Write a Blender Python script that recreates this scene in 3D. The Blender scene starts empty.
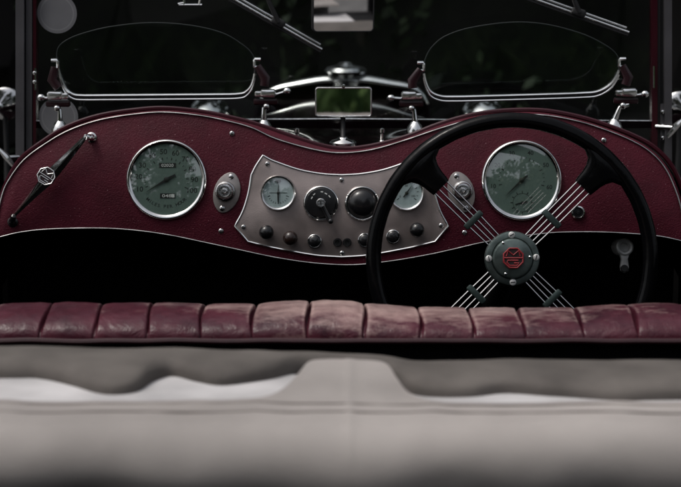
import bpy, math, random
from mathutils import Vector, Matrix, noise
rnd = random.Random(7)
R = math.radians
C = bpy.context.scene
COL = C.collection

# ------------------------------------------------------------------ camera, sky, sun, exposure
PITCH = R(10.0)
K = 1.59e-3 / 2.75                       # metres per photo pixel per metre of distance
CAM = Vector((0, 0, 1.35))
FWD = Vector((0, math.cos(PITCH), -math.sin(PITCH)))
UP = Vector((0, math.sin(PITCH), math.cos(PITCH)))
cam = bpy.data.cameras.new('camera')
camo = bpy.data.objects.new('camera', cam)
COL.objects.link(camo)
camo.location = CAM
camo.rotation_euler = (math.pi / 2 - PITCH, 0, 0)
cam.sensor_width = 36
cam.lens = 36 / (681 * K)
cam.clip_start = 0.05
cam.clip_end = 300
cam.dof.use_dof = True
cam.dof.focus_distance = 2.62
cam.dof.aperture_fstop = cam.lens / 12.5
C.camera = camo

W = bpy.data.worlds.new('World')
C.world = W
W.use_nodes = True
nt = W.node_tree
bg = nt.nodes['Background']
sky = nt.nodes.new('ShaderNodeTexSky')
sky.sky_type = 'NISHITA'
sky.sun_disc = False
SUN_EL, SUN_AZ = R(64), R(250)           # azimuth from +Y (ahead of the car), clockwise
sky.sun_elevation = SUN_EL
sky.sun_rotation = SUN_AZ
sky.air_density = 1.0
sky.dust_density = 6.0
hs = nt.nodes.new('ShaderNodeHueSaturation')
hs.inputs['Saturation'].default_value = 0.35
nt.links.new(sky.outputs[0], hs.inputs['Color'])
nt.links.new(hs.outputs[0], bg.inputs[0])
bg.inputs[1].default_value = 0.14
sl = bpy.data.lights.new('sun', 'SUN')
sl.energy = 0.8
sl.angle = R(10)
sl.color = (1.0, 0.95, 0.88)
so = bpy.data.objects.new('sun', sl)
COL.objects.link(so)
sd = Vector((math.sin(SUN_AZ) * math.cos(SUN_EL), math.cos(SUN_AZ) * math.cos(SUN_EL), math.sin(SUN_EL)))
so.rotation_euler = sd.to_track_quat('Z', 'Y').to_euler()
so.location = sd * 20
C.view_settings.view_transform = 'Standard'
C.view_settings.look = 'None'
C.view_settings.gamma = 1
C.view_settings.exposure = 0.12
C.cycles.max_bounces = 8
C.cycles.transparent_max_bounces = 24
C.cycles.use_denoising = True

# ------------------------------------------------------------------ frames
def pt(px, py, d):
    """photo pixel at distance d along the view axis"""
    return CAM + d * FWD + Vector(((px - 340.5) * K * d, 0, 0)) + UP * ((243.5 - py) * K * d)
def at(px, py, Y):
    """photo pixel on the upright plane y = Y"""
    v = FWD + Vector(((px - 340.5) * K, 0, 0)) + UP * ((243.5 - py) * K)
    return CAM + v * (Y / v.y)
def at_z(px, py, z):
    v = FWD + Vector(((px - 340.5) * K, 0, 0)) + UP * ((243.5 - py) * K)
    return CAM + v * ((z - CAM.z) / v.z)
def frame(px, py, d):
    m = Matrix.Identity(4)
    for i in range(3):
        m[i][0] = (1, 0, 0)[i]; m[i][1] = UP[i]; m[i][2] = -FWD[i]
    m.translation = pt(px, py, d)
    return m

# ------------------------------------------------------------------ materials
MT = {}
def nm(name):
    m = bpy.data.materials.new(name); m.use_nodes = True
    MT[name] = m
    n = m.node_tree.nodes; l = m.node_tree.links
    return m, n, l, n['Principled BSDF']
def mat(name, col, rough=0.5, metal=0.0, var=0.25, vscale=30, bump=0.0, bscale=200, coat=0.0, rvar=0.15, col2=None, spec=0.5):
    m, n, l, b = nm(name)
    tc = n.new('ShaderNodeTexCoord')
    no = n.new('ShaderNodeTexNoise'); no.inputs['Scale'].default_value = vscale; no.inputs['Detail'].default_value = 6
    l.new(tc.outputs['Object'], no.inputs['Vector'])
    ra = n.new('ShaderNodeValToRGB')
    c2 = col2 or tuple(c * (1 - var) for c in col)
    ra.color_ramp.elements[0].position = .3; ra.color_ramp.elements[1].position = .7
    ra.color_ramp.elements[0].color = (*c2, 1); ra.color_ramp.elements[1].color = (*col, 1)
    l.new(no.outputs['Fac'], ra.inputs[0]); l.new(ra.outputs[0], b.inputs['Base Color'])
    mr = n.new('ShaderNodeMapRange')
    mr.inputs['To Min'].default_value = max(0.02, rough - rvar * rough); mr.inputs['To Max'].default_value = min(1, rough + rvar * rough)
    l.new(no.outputs['Fac'], mr.inputs[0]); l.new(mr.outputs[0], b.inputs['Roughness'])
    b.inputs['Metallic'].default_value = metal
    b.inputs['Coat Weight'].default_value = coat
    b.inputs['Specular IOR Level'].default_value = spec
    if bump:
        n2 = n.new('ShaderNodeTexNoise'); n2.inputs['Scale'].default_value = bscale; n2.inputs['Detail'].default_value = 4
        l.new(tc.outputs['Object'], n2.inputs['Vector'])
        bp = n.new('ShaderNodeBump'); bp.inputs['Strength'].default_value = bump; bp.inputs['Distance'].default_value = .002
        l.new(n2.outputs['Fac'], bp.inputs['Height']); l.new(bp.outputs[0], b.inputs['Normal'])
    return m
def add_specks(m, col, scale=260, size=.12, amount=.5):
    """dust and chips: sparse small dots of another colour"""
    n = m.node_tree.nodes; l = m.node_tree.links; b = n['Principled BSDF']
    src = b.inputs['Base Color'].links[0].from_socket
    tc = n.new('ShaderNodeTexCoord')
    vo = n.new('ShaderNodeTexVoronoi'); vo.inputs['Scale'].default_value = scale
    l.new(tc.outputs['Object'], vo.inputs['Vector'])
    lt = n.new('ShaderNodeMath'); lt.operation = 'LESS_THAN'; lt.inputs[1].default_value = size
    l.new(vo.outputs['Distance'], lt.inputs[0])
    sx = n.new('ShaderNodeSeparateColor'); l.new(vo.outputs['Color'], sx.inputs[0])
    gt = n.new('ShaderNodeMath'); gt.operation = 'GREATER_THAN'; gt.inputs[1].default_value = 1 - amount
    l.new(sx.outputs[0], gt.inputs[0])
    mu = n.new('ShaderNodeMath'); mu.operation = 'MULTIPLY'; l.new(lt.outputs[0], mu.inputs[0]); l.new(gt.outputs[0], mu.inputs[1])
    mx = n.new('ShaderNodeMix'); mx.data_type = 'RGBA'
    l.new(mu.outputs[0], mx.inputs['Factor']); l.new(src, mx.inputs[6]); mx.inputs[7].default_value = (*col, 1)
    l.new(mx.outputs[2], b.inputs['Base Color'])
def thin_glass(name, tint=(1, 1, 1), rough=0.0, ior=1.5, dust=0.0):
    m, n, l, b = nm(name)
    n.remove(b)
    tr = n.new('ShaderNodeBsdfTransparent'); tr.inputs[0].default_value = (*tint, 1)
    gl = n.new('ShaderNodeBsdfGlossy'); gl.inputs['Roughness'].default_value = rough
    lw = n.new('ShaderNodeLayerWeight'); lw.inputs[0].default_value = .5      # Schlick, the same from both sides
    pw = n.new('ShaderNodeMath'); pw.operation = 'POWER'; pw.inputs[1].default_value = 5; l.new(lw.outputs['Facing'], pw.inputs[0])
    fr = n.new('ShaderNodeMapRange'); fr.inputs[3].default_value = ((ior - 1) / (ior + 1)) ** 2; l.new(pw.outputs[0], fr.inputs[0])
    mx = n.new('ShaderNodeMixShader')
    l.new(fr.outputs[0], mx.inputs[0]); l.new(tr.outputs[0], mx.inputs[1]); l.new(gl.outputs[0], mx.inputs[2])
    out = n['Material Output']
    if dust:
        df = n.new('ShaderNodeBsdfDiffuse'); df.inputs[0].default_value = (.5, .5, .5, 1)
        tc = n.new('ShaderNodeTexCoord'); no = n.new('ShaderNodeTexNoise'); no.inputs['Scale'].default_value = 9; no.inputs['Detail'].default_value = 8
        l.new(tc.outputs['Object'], no.inputs['Vector'])
        mr = n.new('ShaderNodeMapRange'); mr.inputs[1].default_value = .45; mr.inputs[2].default_value = .8; mr.inputs[4].default_value = dust
        l.new(no.outputs['Fac'], mr.inputs[0])
        m2 = n.new('ShaderNodeMixShader'); l.new(mr.outputs[0], m2.inputs[0]); l.new(mx.outputs[0], m2.inputs[1]); l.new(df.outputs[0], m2.inputs[2])
        l.new(m2.outputs[0], out.inputs[0])
    else:
        l.new(mx.outputs[0], out.inputs[0])
    return m

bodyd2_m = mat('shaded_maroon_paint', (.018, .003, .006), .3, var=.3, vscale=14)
dash_m = mat('maroon_leathercloth', (.070, .0055, .0150), .6, var=.35, vscale=22, bump=.5, bscale=420, spec=.2)
add_specks(dash_m, (.30, .16, .18), 150, .075, .4)
add_specks(dash_m, (.17, .07, .085), 420, .16, .22)
add_specks(dash_m, (.42, .30, .31), 60, .035, .3)
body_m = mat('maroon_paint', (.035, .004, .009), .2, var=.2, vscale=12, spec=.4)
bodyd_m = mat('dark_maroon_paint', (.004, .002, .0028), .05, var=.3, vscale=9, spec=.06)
chrome_m = mat('chrome', (.78, .78, .77), .09, 1.0, var=.18, vscale=70, rvar=.6, bump=.04, bscale=60)
chrome2_m = mat('worn_chrome', (.62, .62, .62), .2, 1.0, var=.45, vscale=120, rvar=.5, bump=.12, bscale=300)
trim_m = mat('bright_trim', (.60, .585, .57), .26, 1.0, var=.5, vscale=45, rvar=.4)
bright_m = mat('bright_steel', (.93, .93, .92), .22, 1.0, var=.12, vscale=50)
steel_m = mat('spoke_steel', (.74, .73, .72), .2, 1.0, var=.25, vscale=40)
plate_m = mat('grey_brown_plate', (.30, .255, .245), .40, .6, var=.38, vscale=20, bump=.10, bscale=500)
add_specks(plate_m, (.45, .42, .40), 240, .06, .3)
lampplate_m = mat('lamp_plate', (.36, .33, .32), .38, .7, var=.3, vscale=60)
dial_m = mat('green_grey_dial', (.105, .155, .135), .6, var=.10, vscale=25)
dial2_m = mat('pale_blue_dial', (.42, .50, .52), .55, var=.2, vscale=70)
ink_m = mat('black_ink', (.008, .009, .009), .5, var=.1)
white_m = mat('white_ink', (.62, .64, .62), .5, var=.1)
bake_m = mat('black_bakelite', (.008, .008, .009), .22, var=.3, vscale=40, rvar=.4)
brown_m = mat('brown_bakelite', (.020, .011, .009), .25, var=.3, vscale=60, rvar=.4)
rim_m = mat('black_wheel_rim', (.0025, .0025, .003), .16, spec=.13, var=.4, vscale=25, rvar=.4, bump=.08, bscale=160)
hub_m = mat('green_patina', (.13, .165, .158), .34, .75, var=.55, vscale=45, rvar=.4, bump=.08, bscale=200)
clamp_m = mat('dark_green_clamp', (.045, .068, .064), .4, .6, var=.4, vscale=60)
red_m = mat('red_enamel', (.26, .012, .018), .6, var=.3, vscale=80)
badge_m = mat('dark_enamel', (.03, .018, .02), .3, var=.3, vscale=80)
black_m = mat('black_board', (.006, .006, .0065), .8, var=.4, vscale=20, spec=.15)
carpet_m = mat('black_carpet', (.004, .004, .0045), 1.0, var=.4, vscale=90, bump=.4, bscale=600, spec=.0)
pillar_m = mat('grey_pillar', (.085, .082, .09), .45, .3, var=.25, vscale=18)
rubber_m = mat('rubber', (.010, .010, .011), .6, var=.2)
alu_m = mat('satin_alloy', (.62, .62, .61), .5, .35, var=.3, vscale=80)
paper_m = mat('grey_paper', (.15, .15, .16), .8, var=.18, vscale=28)
paper2_m = mat('grey_paper_ring', (.20, .20, .21), .8, var=.12, vscale=50)
mirror_m = mat('mirror_glass', (.86, .86, .86), .015, 1.0, var=.05, rvar=.1)
glass_m = thin_glass('gauge_glass', (.97, 1, .985), ior=2.8)
screen_m = thin_glass('screen_glass', (.86, .89, .88), dust=.0004, ior=1.3)
aero_m = thin_glass('aero_glass', (.86, .89, .88), dust=.0015, ior=1.36)
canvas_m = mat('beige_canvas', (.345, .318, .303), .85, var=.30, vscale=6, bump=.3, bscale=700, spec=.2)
roll_m = mat('shaded_canvas', (.13, .117, .108), .85, var=.5, vscale=11, bump=.3, bscale=500, spec=.2)  # canvas darkened, the shade of the roll is put into its colour
lining_m = mat('pale_lining', (.54, .525, .53), .75, var=.45, vscale=9, bump=.2, bscale=400, spec=.2)
thread_m = mat('stitching', (.16, .14, .13), .8, var=.2)

def leather():
    m, n, l, b = nm('worn_maroon_leather')
    tc = n.new('ShaderNodeTexCoord')
    no = n.new('ShaderNodeTexNoise'); no.inputs['Scale'].default_value = 16; no.inputs['Detail'].default_value = 9; no.inputs['Roughness'].default_value = .65
    l.new(tc.outputs['Object'], no.inputs['Vector'])
    ba = n.new('ShaderNodeValToRGB')
    ba.color_ramp.elements[0].color = (.030, .0050, .0110, 1); ba.color_ramp.elements[1].color = (.088, .0200, .0315, 1)
    ba.color_ramp.elements[0].position = .35; ba.color_ramp.elements[1].position = .7
    l.new(no.outputs['Fac'], ba.inputs[0])
    # wear: more towards the middle of the bench and on the crown of the roll
    mp = n.new('ShaderNodeMapping'); mp.inputs['Scale'].default_value = (1, 2.2, 2.2)
    l.new(tc.outputs['Object'], mp.inputs[0])
    w = n.new('ShaderNodeTexNoise'); w.inputs['Scale'].default_value = 17; w.inputs['Detail'].default_value = 11; w.inputs['Roughness'].default_value = .72
    l.new(mp.outputs[0], w.inputs['Vector'])
    at_ = n.new('ShaderNodeAttribute'); at_.attribute_name = 'wear'
    ad = n.new('ShaderNodeMath'); ad.operation = 'ADD'; l.new(w.outputs['Fac'], ad.inputs[0]); l.new(at_.outputs['Fac'], ad.inputs[1])
    mr = n.new('ShaderNodeMapRange'); mr.inputs[1].default_value = .54; mr.inputs[2].default_value = .95
    l.new(ad.outputs[0], mr.inputs[0])
    mx = n.new('ShaderNodeMix'); mx.data_type = 'RGBA'
    l.new(mr.outputs[0], mx.inputs['Factor']); l.new(ba.outputs[0], mx.inputs[6]); mx.inputs[7].default_value = (.46, .325, .30, 1)
    l.new(mx.outputs[2], b.inputs['Base Color'])
    b.inputs['Roughness'].default_value = .30; b.inputs['Specular IOR Level'].default_value = .32
    v = n.new('ShaderNodeTexVoronoi'); v.inputs['Scale'].default_value = 420; l.new(tc.outputs['Object'], v.inputs['Vector'])
    n3 = n.new('ShaderNodeTexNoise'); n3.inputs['Scale'].default_value = 38; n3.inputs['Detail'].default_value = 7; n3.inputs['Distortion'].default_value = 1.2
    l.new(tc.outputs['Object'], n3.inputs['Vector'])
    b1 = n.new('ShaderNodeBump'); b1.inputs['Strength'].default_value = .18; b1.inputs['Distance'].default_value = .001; l.new(v.outputs['Distance'], b1.inputs['Height'])
    b2 = n.new('ShaderNodeBump'); b2.inputs['Strength'].default_value = .7; b2.inputs['Distance'].default_value = .003; l.new(n3.outputs['Fac'], b2.inputs['Height'])
    l.new(b1.outputs[0], b2.inputs['Normal']); l.new(b2.outputs[0], b.inputs['Normal'])
    return m
leather_m = leather()
leatherd_m = mat('maroon_piping', (.032, .006, .010), .5, var=.3, vscale=40)

def leaf_mat(name, c1, c2):
    m, n, l, b = nm(name)
    oi = n.new('ShaderNodeNewGeometry')
    ra = n.new('ShaderNodeValToRGB'); ra.color_ramp.elements[0].color = (*c1, 1); ra.color_ramp.elements[1].color = (*c2, 1)
    l.new(oi.outputs['Random Per Island'], ra.inputs[0]); l.new(ra.outputs[0], b.inputs['Base Color'])
    b.inputs['Roughness'].default_value = .45; b.inputs['Specular IOR Level'].default_value = .35
    return m
leaf_m = leaf_mat('dark_leaves', (.008, .012, .008), (.085, .11, .065))
leaf2_m = leaf_mat('tree_leaves', (.030, .050, .020), (.070, .100, .040))
grass_m = leaf_mat('grass_blades', (.02, .05, .014), (.20, .31, .11))
bark_m = mat('bark', (.042, .034, .028), .9, var=.5, vscale=8, bump=.6, bscale=30)
soil_m = mat('dark_soil', (.012, .010, .009), .95, var=.5, vscale=3, bump=.5, bscale=20)
road_m = mat('grey_gravel', (.13, .127, .127), .9, var=.55, vscale=14, bump=.6, bscale=45)
turf_m = mat('turf', (.022, .042, .014), .9, var=.5, vscale=4, bump=.6, bscale=50)

# ------------------------------------------------------------------ mesh builder
ORI = {}
class MB:
    def __init__(s, S=1.0):
        s.v = []; s.f = []; s.mi = []; s.S = S; s.mats = []; s.m = 0
    def mat(s, m):
        if m not in s.mats: s.mats.append(m)
        s.m = s.mats.index(m); return s
    def add(s, vs, fs):
        o = len(s.v)
        s.v += [Vector(v) * s.S for v in vs]
        s.f += [tuple(i + o for i in f) for f in fs]; s.mi += [s.m] * len(fs)
        return s
    def lathe(s, prof, n=32, c=(0, 0, 0), M=None):
        """rings (r, z) about local z; r = 0 closes the end"""
        vs = []; fs = []; rings = []
        for r, z in prof:
            if r <= 1e-9:
                rings.append([len(vs)]); vs.append(Vector((0, 0, z)))
            else:
                rings.append(list(range(len(vs), len(vs) + n)))
                vs += [Vector((r * math.cos(2 * math.pi * i / n), r * math.sin(2 * math.pi * i / n), z)) for i in range(n)]
        for a, b in zip(rings, rings[1:]):
            for i in range(n):
                j = (i + 1) % n
                if len(a) == 1 and len(b) == 1: break
                if len(a) == 1: fs.append((a[0], b[i], b[j]))
                elif len(b) == 1: fs.append((a[i], a[j], b[0]))
                else: fs.append((a[i], a[j], b[j], b[i]))
        if M is not None: vs = [M @ v for v in vs]
        c = Vector(c)
        return s.add([v + c for v in vs], fs)
    def tube(s, path, r, n=10, closed=False, flat=None):
        """swept circle; r a number or list; flat=(axis vector, factor) squashes"""
        P = [Vector(p) for p in path]; N = len(P)
        rs = r if isinstance(r, (list, tuple)) else [r] * N
        vs = []; fs = []; prev = None
        for i, p in enumerate(P):
            if closed: t = P[(i + 1) % N] - P[i - 1]
            else: t = P[min(i + 1, N - 1)] - P[max(i - 1, 0)]
            t.normalize()
            if prev is None:
                a = Vector((0, 0, 1)) if abs(t.z) < .9 else Vector((1, 0, 0))
                u = (a - t * a.dot(t)).normalized()
            else:
                u = (prev - t * prev.dot(t)).normalized()
            prev = u; w = t.cross(u)
            for k in range(n):
                an = 2 * math.pi * k / n
                o = u * math.cos(an) * rs[i] + w * math.sin(an) * rs[i]
                if flat: ax = Vector(flat[0]); o -= ax * o.dot(ax) * (1 - flat[1])
                vs.append(p + o)
        for i in range(N if closed else N - 1):
            j = (i + 1) % N
            for k in range(n):
                l = (k + 1) % n
                fs.append((i * n + k, i * n + l, j * n + l, j * n + k))
        if not closed:
            fs.append(tuple(reversed(range(n)))); fs.append(tuple(range((N - 1) * n, N * n)))
        return s.add(vs, fs)
    def prism(s, poly, z0, z1, inset=0.0, M=None):
        """polygon (x, y) counter-clockwise between z0 and z1; inset rounds the top edge a little"""
        n = len(poly); P = [Vector((p[0], p[1], 0)) for p in poly]
        def ins(k):
            out = []
            for i in range(n):
                a, b, c = P[i - 1], P[i], P[(i + 1) % n]
                d1 = (b - a).normalized(); d2 = (c - b).normalized()
                n1 = Vector((-d1.y, d1.x, 0)); n2 = Vector((-d2.y, d2.x, 0))
                m = (n1 + n2)
                m = m.normalized() / max(.5, (1 + n1.dot(n2)) / 2) ** .5 if m.length > 1e-6 else n1
                out.append(b + m * k)
            return out
        lv = [(P, z0)]
        if inset:
            lv += [(P, z1 - inset), (ins(inset * .35), z1 - inset * .3), (ins(inset), z1)]
        else: lv += [(P, z1)]
        vs = [Vector((p.x, p.y, z)) for q, z in lv for p in q]; fs = []
        for a in range(len(lv) - 1):
            for i in range(n):
                j = (i + 1) % n
                fs.append((a * n + i, a * n + j, (a + 1) * n + j, (a + 1) * n + i))
        fs.append(tuple(reversed(range(n)))); fs.append(tuple(range((len(lv) - 1) * n, len(lv) * n)))
        if M is not None: vs = [M @ v for v in vs]
        return s.add(vs, fs)
    def box(s, c, size, M=None, bev=0.0):
        x, y, z = (k / 2 for k in size)
        b = min(bev, x * .9, y * .9) if bev else 0
        poly = [(-x, -y), (x, -y), (x, y), (-x, y)] if not b else [(-x + b, -y), (x - b, -y), (x, -y + b), (x, y - b), (x - b, y), (-x + b, y), (-x, y - b), (-x, -y + b)]
        T = Matrix.Translation(Vector(c)) @ (M.to_4x4() if M is not None else Matrix.Identity(4))
        return s.prism(poly, -z, z, min(b, z) if b else 0, T)
    def ball(s, c, r, n=16, sc=(1, 1, 1)):
        prof = [(math.sin(math.pi * i / (n // 2)) * r, -math.cos(math.pi * i / (n // 2)) * r) for i in range(n // 2 + 1)]
        prof[0] = (0, -r); prof[-1] = (0, r)
        return s.lathe(prof, n, c, Matrix.Diagonal((*sc, 1)))
    def grid(s, fn, nu, nv):
        vs = [fn(i / nu, j / nv) for j in range(nv + 1) for i in range(nu + 1)]
        fs = [(j * (nu + 1) + i, j * (nu + 1) + i + 1, (j + 1) * (nu + 1) + i + 1, (j + 1) * (nu + 1) + i) for j in range(nv) for i in range(nu)]
        return s.add(vs, fs)
    def text(s, t, size, c, rot=0.0, sx=1.0):
        """flat lettering, centred on c, facing local +z"""
        vs, fs = glyphs(t)
        M = Matrix.Rotation(rot, 3, 'Z')
        return s.add([Vector(c) + M @ Vector((v[0] * size * sx, v[1] * size, 0)) for v in vs], fs)
    def build(s, name, m=None, parent=None, smooth=True, sharp=38, recentre=True):
        me = bpy.data.meshes.new(name)
        if m is not None and not s.mats: s.mats = [m]
        o = bpy.data.objects.new(name, me)
        c = Vector((0, 0, 0))
        if recentre and s.v:
            c = sum((Vector((min(v[i] for v in s.v), max(v[i] for v in s.v))) .x * 0 for i in range(1)), 0.0) or Vector([(min(v[i] for v in s.v) + max(v[i] for v in s.v)) / 2 for i in range(3)])
        me.from_pydata([v - c for v in s.v], [], s.f)
        for q in s.mats: me.materials.append(q)
        me.polygons.foreach_set('material_index', s.mi)
        me.polygons.foreach_set('use_smooth', [smooth] * len(s.f))
        me.update()
        if smooth: me.set_sharp_from_angle(angle=R(sharp))
        COL.objects.link(o)
        ORI[o] = c
        if parent is not None:
            o.parent = parent
            o.location = c - ORI[parent]
        else: o.location = c
        return o
_G = {}
def glyphs(t):
    if t in _G: return _G[t]
    cu = bpy.data.curves.new('lettering', 'FONT'); cu.body = t; cu.align_x = 'CENTER'; cu.align_y = 'CENTER'; cu.resolution_u = 3; cu.offset = .012
    o = bpy.data.objects.new('lettering', cu); COL.objects.link(o)
    me = o.to_mesh()
    vs = [tuple(v.co) for v in me.vertices]; fs = [tuple(p.vertices) for p in me.polygons]
    o.to_mesh_clear(); bpy.data.objects.remove(o); bpy.data.curves.remove(cu)
    if vs:
        mx = (min(v[0] for v in vs) + max(v[0] for v in vs)) / 2; my = (min(v[1] for v in vs) + max(v[1] for v in vs)) / 2
        vs = [(v[0] - mx, v[1] - my, 0) for v in vs]
    _G[t] = (vs, fs); return _G[t]
def tag(o, label=None, cat=None, group=None, kind=None):
    if label: o['label'] = label
    if cat: o['category'] = cat
    if group: o['group'] = group
    if kind: o['kind'] = kind
    return o
def thing(name, label, cat, loc=(0, 0, 0), M=None, group=None):
    """an Empty at the thing's base; with M its children are built in M's frame, else in world axes"""
    o = bpy.data.objects.new(name, None); COL.objects.link(o); o.empty_display_size = .05
    if M is not None: o.matrix_world = M; ORI[o] = Vector((0, 0, 0))
    else: o.location = loc; ORI[o] = Vector(loc)
    return tag(o, label, cat, group)
def clone(o, parent, delta):
    """a copy of a part and its sub-parts, shifted in the thing's frame"""
    c = o.copy(); COL.objects.link(c); c.parent = parent; c.location = o.location + Vector(delta)
    ORI[c] = ORI[o] + Vector(delta)
    for ch in [k for k in ORI if k.parent == o]:
        q = ch.copy(); COL.objects.link(q); q.parent = c; ORI[q] = ORI[ch] + Vector(delta)
    return c
def spline(pts, n=8, closed=False):
    """Catmull-Rom through 2-D or 3-D points"""
    P = [Vector(p) for p in pts]; N = len(P); out = []
    for i in range(N if closed else N - 1):
        p0 = P[i - 1] if (closed or i > 0) else P[0] * 2 - P[1]
        p1 = P[i]; p2 = P[(i + 1) % N]
        p3 = P[(i + 2) % N] if (closed or i + 2 < N) else P[-1] * 2 - P[-2]
        for k in range(n):
            t = k / n
            out.append(.5 * ((2 * p1) + (p2 - p0) * t + (2 * p0 - 5 * p1 + 4 * p2 - p3) * t * t + (3 * p1 - p0 - 3 * p2 + p3) * t ** 3))
    if not closed: out.append(P[-1])
    return out
def interp(tab, x):
    if x <= tab[0][0]: return tab[0][1]
    for (a, b), (c, d) in zip(tab, tab[1:]):
        if x <= c:
            t = (x - a) / (c - a); t = t * t * (3 - 2 * t)
            return b + (d - b) * t
    return tab[-1][1]
def sinterp(tab, n=12):
    sp = spline(tab, n)
    t = [(p[0], p[1]) for p in sp]
    def f(x):
        if x <= t[0][0]: return t[0][1]
        for (a, b), (c, d) in zip(t, t[1:]):
            if x <= c: return b + (d - b) * (x - a) / (c - a)
        return t[-1][1]
    return f

# ================================================================== setting: ground, grass bank, hedge, trees
def struct(name, mb, m): return tag(mb.build(name, m, recentre=False), kind='structure')
g = MB(); g.grid(lambda u, v: Vector(((u - .5) * 240, (v - .5) * 240, 0)), 8, 8); struct('ground', g, soil_m)
g = MB()
g.grid(lambda u, v: Vector(((u - .5) * 60, -7.6 + v * 13.2, .006 + .004 * noise.noise(Vector((u * 40, v * 12, 0))))), 60, 24)
struct('road', g, road_m)
def bank_z(x, y):
    t = min(1, max(0, (-y - 7.2) / 8.5))
    return -.05 + 2.0 * t * t * (3 - 2 * t) + .10 * noise.noise(Vector((x * .5, y * .5, 1)))
g = MB(); g.grid(lambda u, v: Vector(((u - .5) * 60, -7.2 - v * 14, bank_z((u - .5) * 60, -7.2 - v * 14))), 90, 30)
struct('grass_bank', g, turf_m)
g = MB()
for i in range(14000):
    x = rnd.uniform(-5, 5); y = -7.5 - rnd.random() ** 1.2 * 7
    z = bank_z(x, y); h = rnd.uniform(.2, .6); a = rnd.uniform(0, 6.28); w = rnd.uniform(.012, .034)
    dx, dy = math.cos(a), math.sin(a); bx, by = rnd.uniform(-.5, .5) * h, rnd.uniform(-.5, .5) * h
    g.add([(x - dx * w, y - dy * w, z - .02), (x + dx * w, y + dy * w, z - .02), (x + dx * w * .7 + bx * .5, y + dy * w * .7 + by * .5, z + h * .6), (x + bx * 1.3, y + by * 1.3, z + h)], [(0, 1, 2, 3)])
tag(g.build('grass', grass_m, smooth=False, recentre=False), 'long green grass growing on the bank behind the car', 'grass', kind='stuff')

def leaves(g, c, rad, n, size):
    c = Vector(c)
    for i in range(n):
        d = Vector((rnd.gauss(0, 1), rnd.gauss(0, 1), rnd.gauss(0, 1))).normalized() * (rnd.random() ** .45)
        p = c + Vector((d.x * rad[0], d.y * rad[1], d.z * rad[2]))
        if p.z < .02: p.z = rnd.uniform(.02, .3)
        q = Vector((rnd.gauss(0, 1), rnd.gauss(0, 1), rnd.gauss(0, 1))).normalized()
        u = q.orthogonal().normalized(); w = q.cross(u); s = size * rnd.uniform(.6, 1.4)
        g.add([p - u * s, p + w * s * .5, p + u * s, p - w * s * .5], [(0, 1, 2, 3)])
def bush(x, y, h, r, label, z0=0, group='bushes of the dark hedge ahead of the car'):
    t = thing('hedge_bush', label, 'bush', (x, y, z0), group=group)
    g = MB()
    for k in range(26):
        cz = rnd.uniform(.1, h); a = rnd.uniform(0, 6.28); rr = r * rnd.uniform(.2, .9)
        leaves(g, (x + math.cos(a) * rr, y + math.sin(a) * rr * .6, z0 + cz), (.45, .4, .35), 150, .042)
    g.build('foliage', leaf_m, t, smooth=False)
    g = MB(); g.ball((x, y + (.15 if y > 0 else -.15), z0 + h * .46), 1.0, 28, (r * 1.0, r * .5, h * .48))  # solid dark core added to close bright gaps between the leaves
    g.v = [v + Vector((noise.noise(v * 2.1), noise.noise(v * 2.1 + Vector((9, 0, 0))), noise.noise(v * 2.1 + Vector((0, 9, 0))))) * .28 for v in g.v]
    g.build('dark_core', soil_m, t)
    g = MB()
    for k in range(5):
        a = rnd.uniform(0, 6.28); b = Vector((x, y, z0))
        g.tube([b + Vector((math.cos(a) * .08, math.sin(a) * .08, -.02)), b + Vector((math.cos(a) * .3 * r, math.sin(a) * .3 * r, h * .45)), b + Vector((math.cos(a) * .7 * r, math.sin(a) * .5 * r, h * .95))], [.04, .028, .01], 6)
    g.build('stem', bark_m, t)
def tree(x, y, z0, h, crown, label, group, clumps=60, per=70, size=.11, m=None):
    """crown = (bottom z, top z, radius)"""
    t = thing('leafy_tree', label, 'tree', (x, y, z0), group=group)
    g = MB(); base = Vector((x, y, z0))
    path = [base + Vector((0, 0, -.1)), base + Vector((.08, .05, h * .3)), base + Vector((-.05, .1, h * .6)), base + Vector((.05, 0, h * .92))]
    g.tube(path, [.22, .17, .11, .03], 10)
    for k in range(9):
        zz = crown[0] + (crown[1] - crown[0]) * rnd.uniform(.0, .6); a = k * 2.4 + rnd.uniform(0, .6); L = crown[2] * rnd.uniform(.6, .95)
        s = Vector((x, y, zz)); e = s + Vector((math.cos(a) * L, math.sin(a) * L, L * .35))
        g.tube([s, (s + e) / 2 + Vector((0, 0, .15)), e], [.07, .045, .012], 6)
    g.build('trunk', bark_m, t)
    g = MB(); cz = (crown[0] + crown[1]) / 2; hz = (crown[1] - crown[0]) / 2
    for k in range(clumps):
        d = Vector((rnd.gauss(0, 1), rnd.gauss(0, 1), rnd.gauss(0, 1))).normalized() * rnd.random() ** .35
        leaves(g, (x + d.x * crown[2], y + d.y * crown[2], cz + d.z * hz), (.55, .55, .4), per, size)
    g.build('crown', m or leaf2_m, t, smooth=False)
for i, (x, y, h, r, lab) in enumerate([
        (-4.6, 8.6, 2.3, 1.2, 'dark leafy bush ahead of the car, leftmost of the hedge'),
        (-2.9, 8.2, 2.1, 1.2, 'dark leafy bush beyond the left windscreen pillar'),
        (-1.4, 8.9, 2.5, 1.2, 'dark leafy bush seen through the left small windscreen'),
        (0.1, 8.3, 2.2, 1.2, 'dark leafy bush beyond the car bonnet, behind the upper mirror'),
        (1.5, 8.8, 2.4, 1.2, 'dark leafy bush seen through the right small windscreen'),
        (3.0, 8.2, 2.2, 1.2, 'dark leafy bush beyond the right windscreen pillar'),
        (4.7, 8.7, 2.3, 1.2, 'dark leafy bush ahead of the car, rightmost of the hedge')]):
    bush(x, y, h, r, lab)
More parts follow.
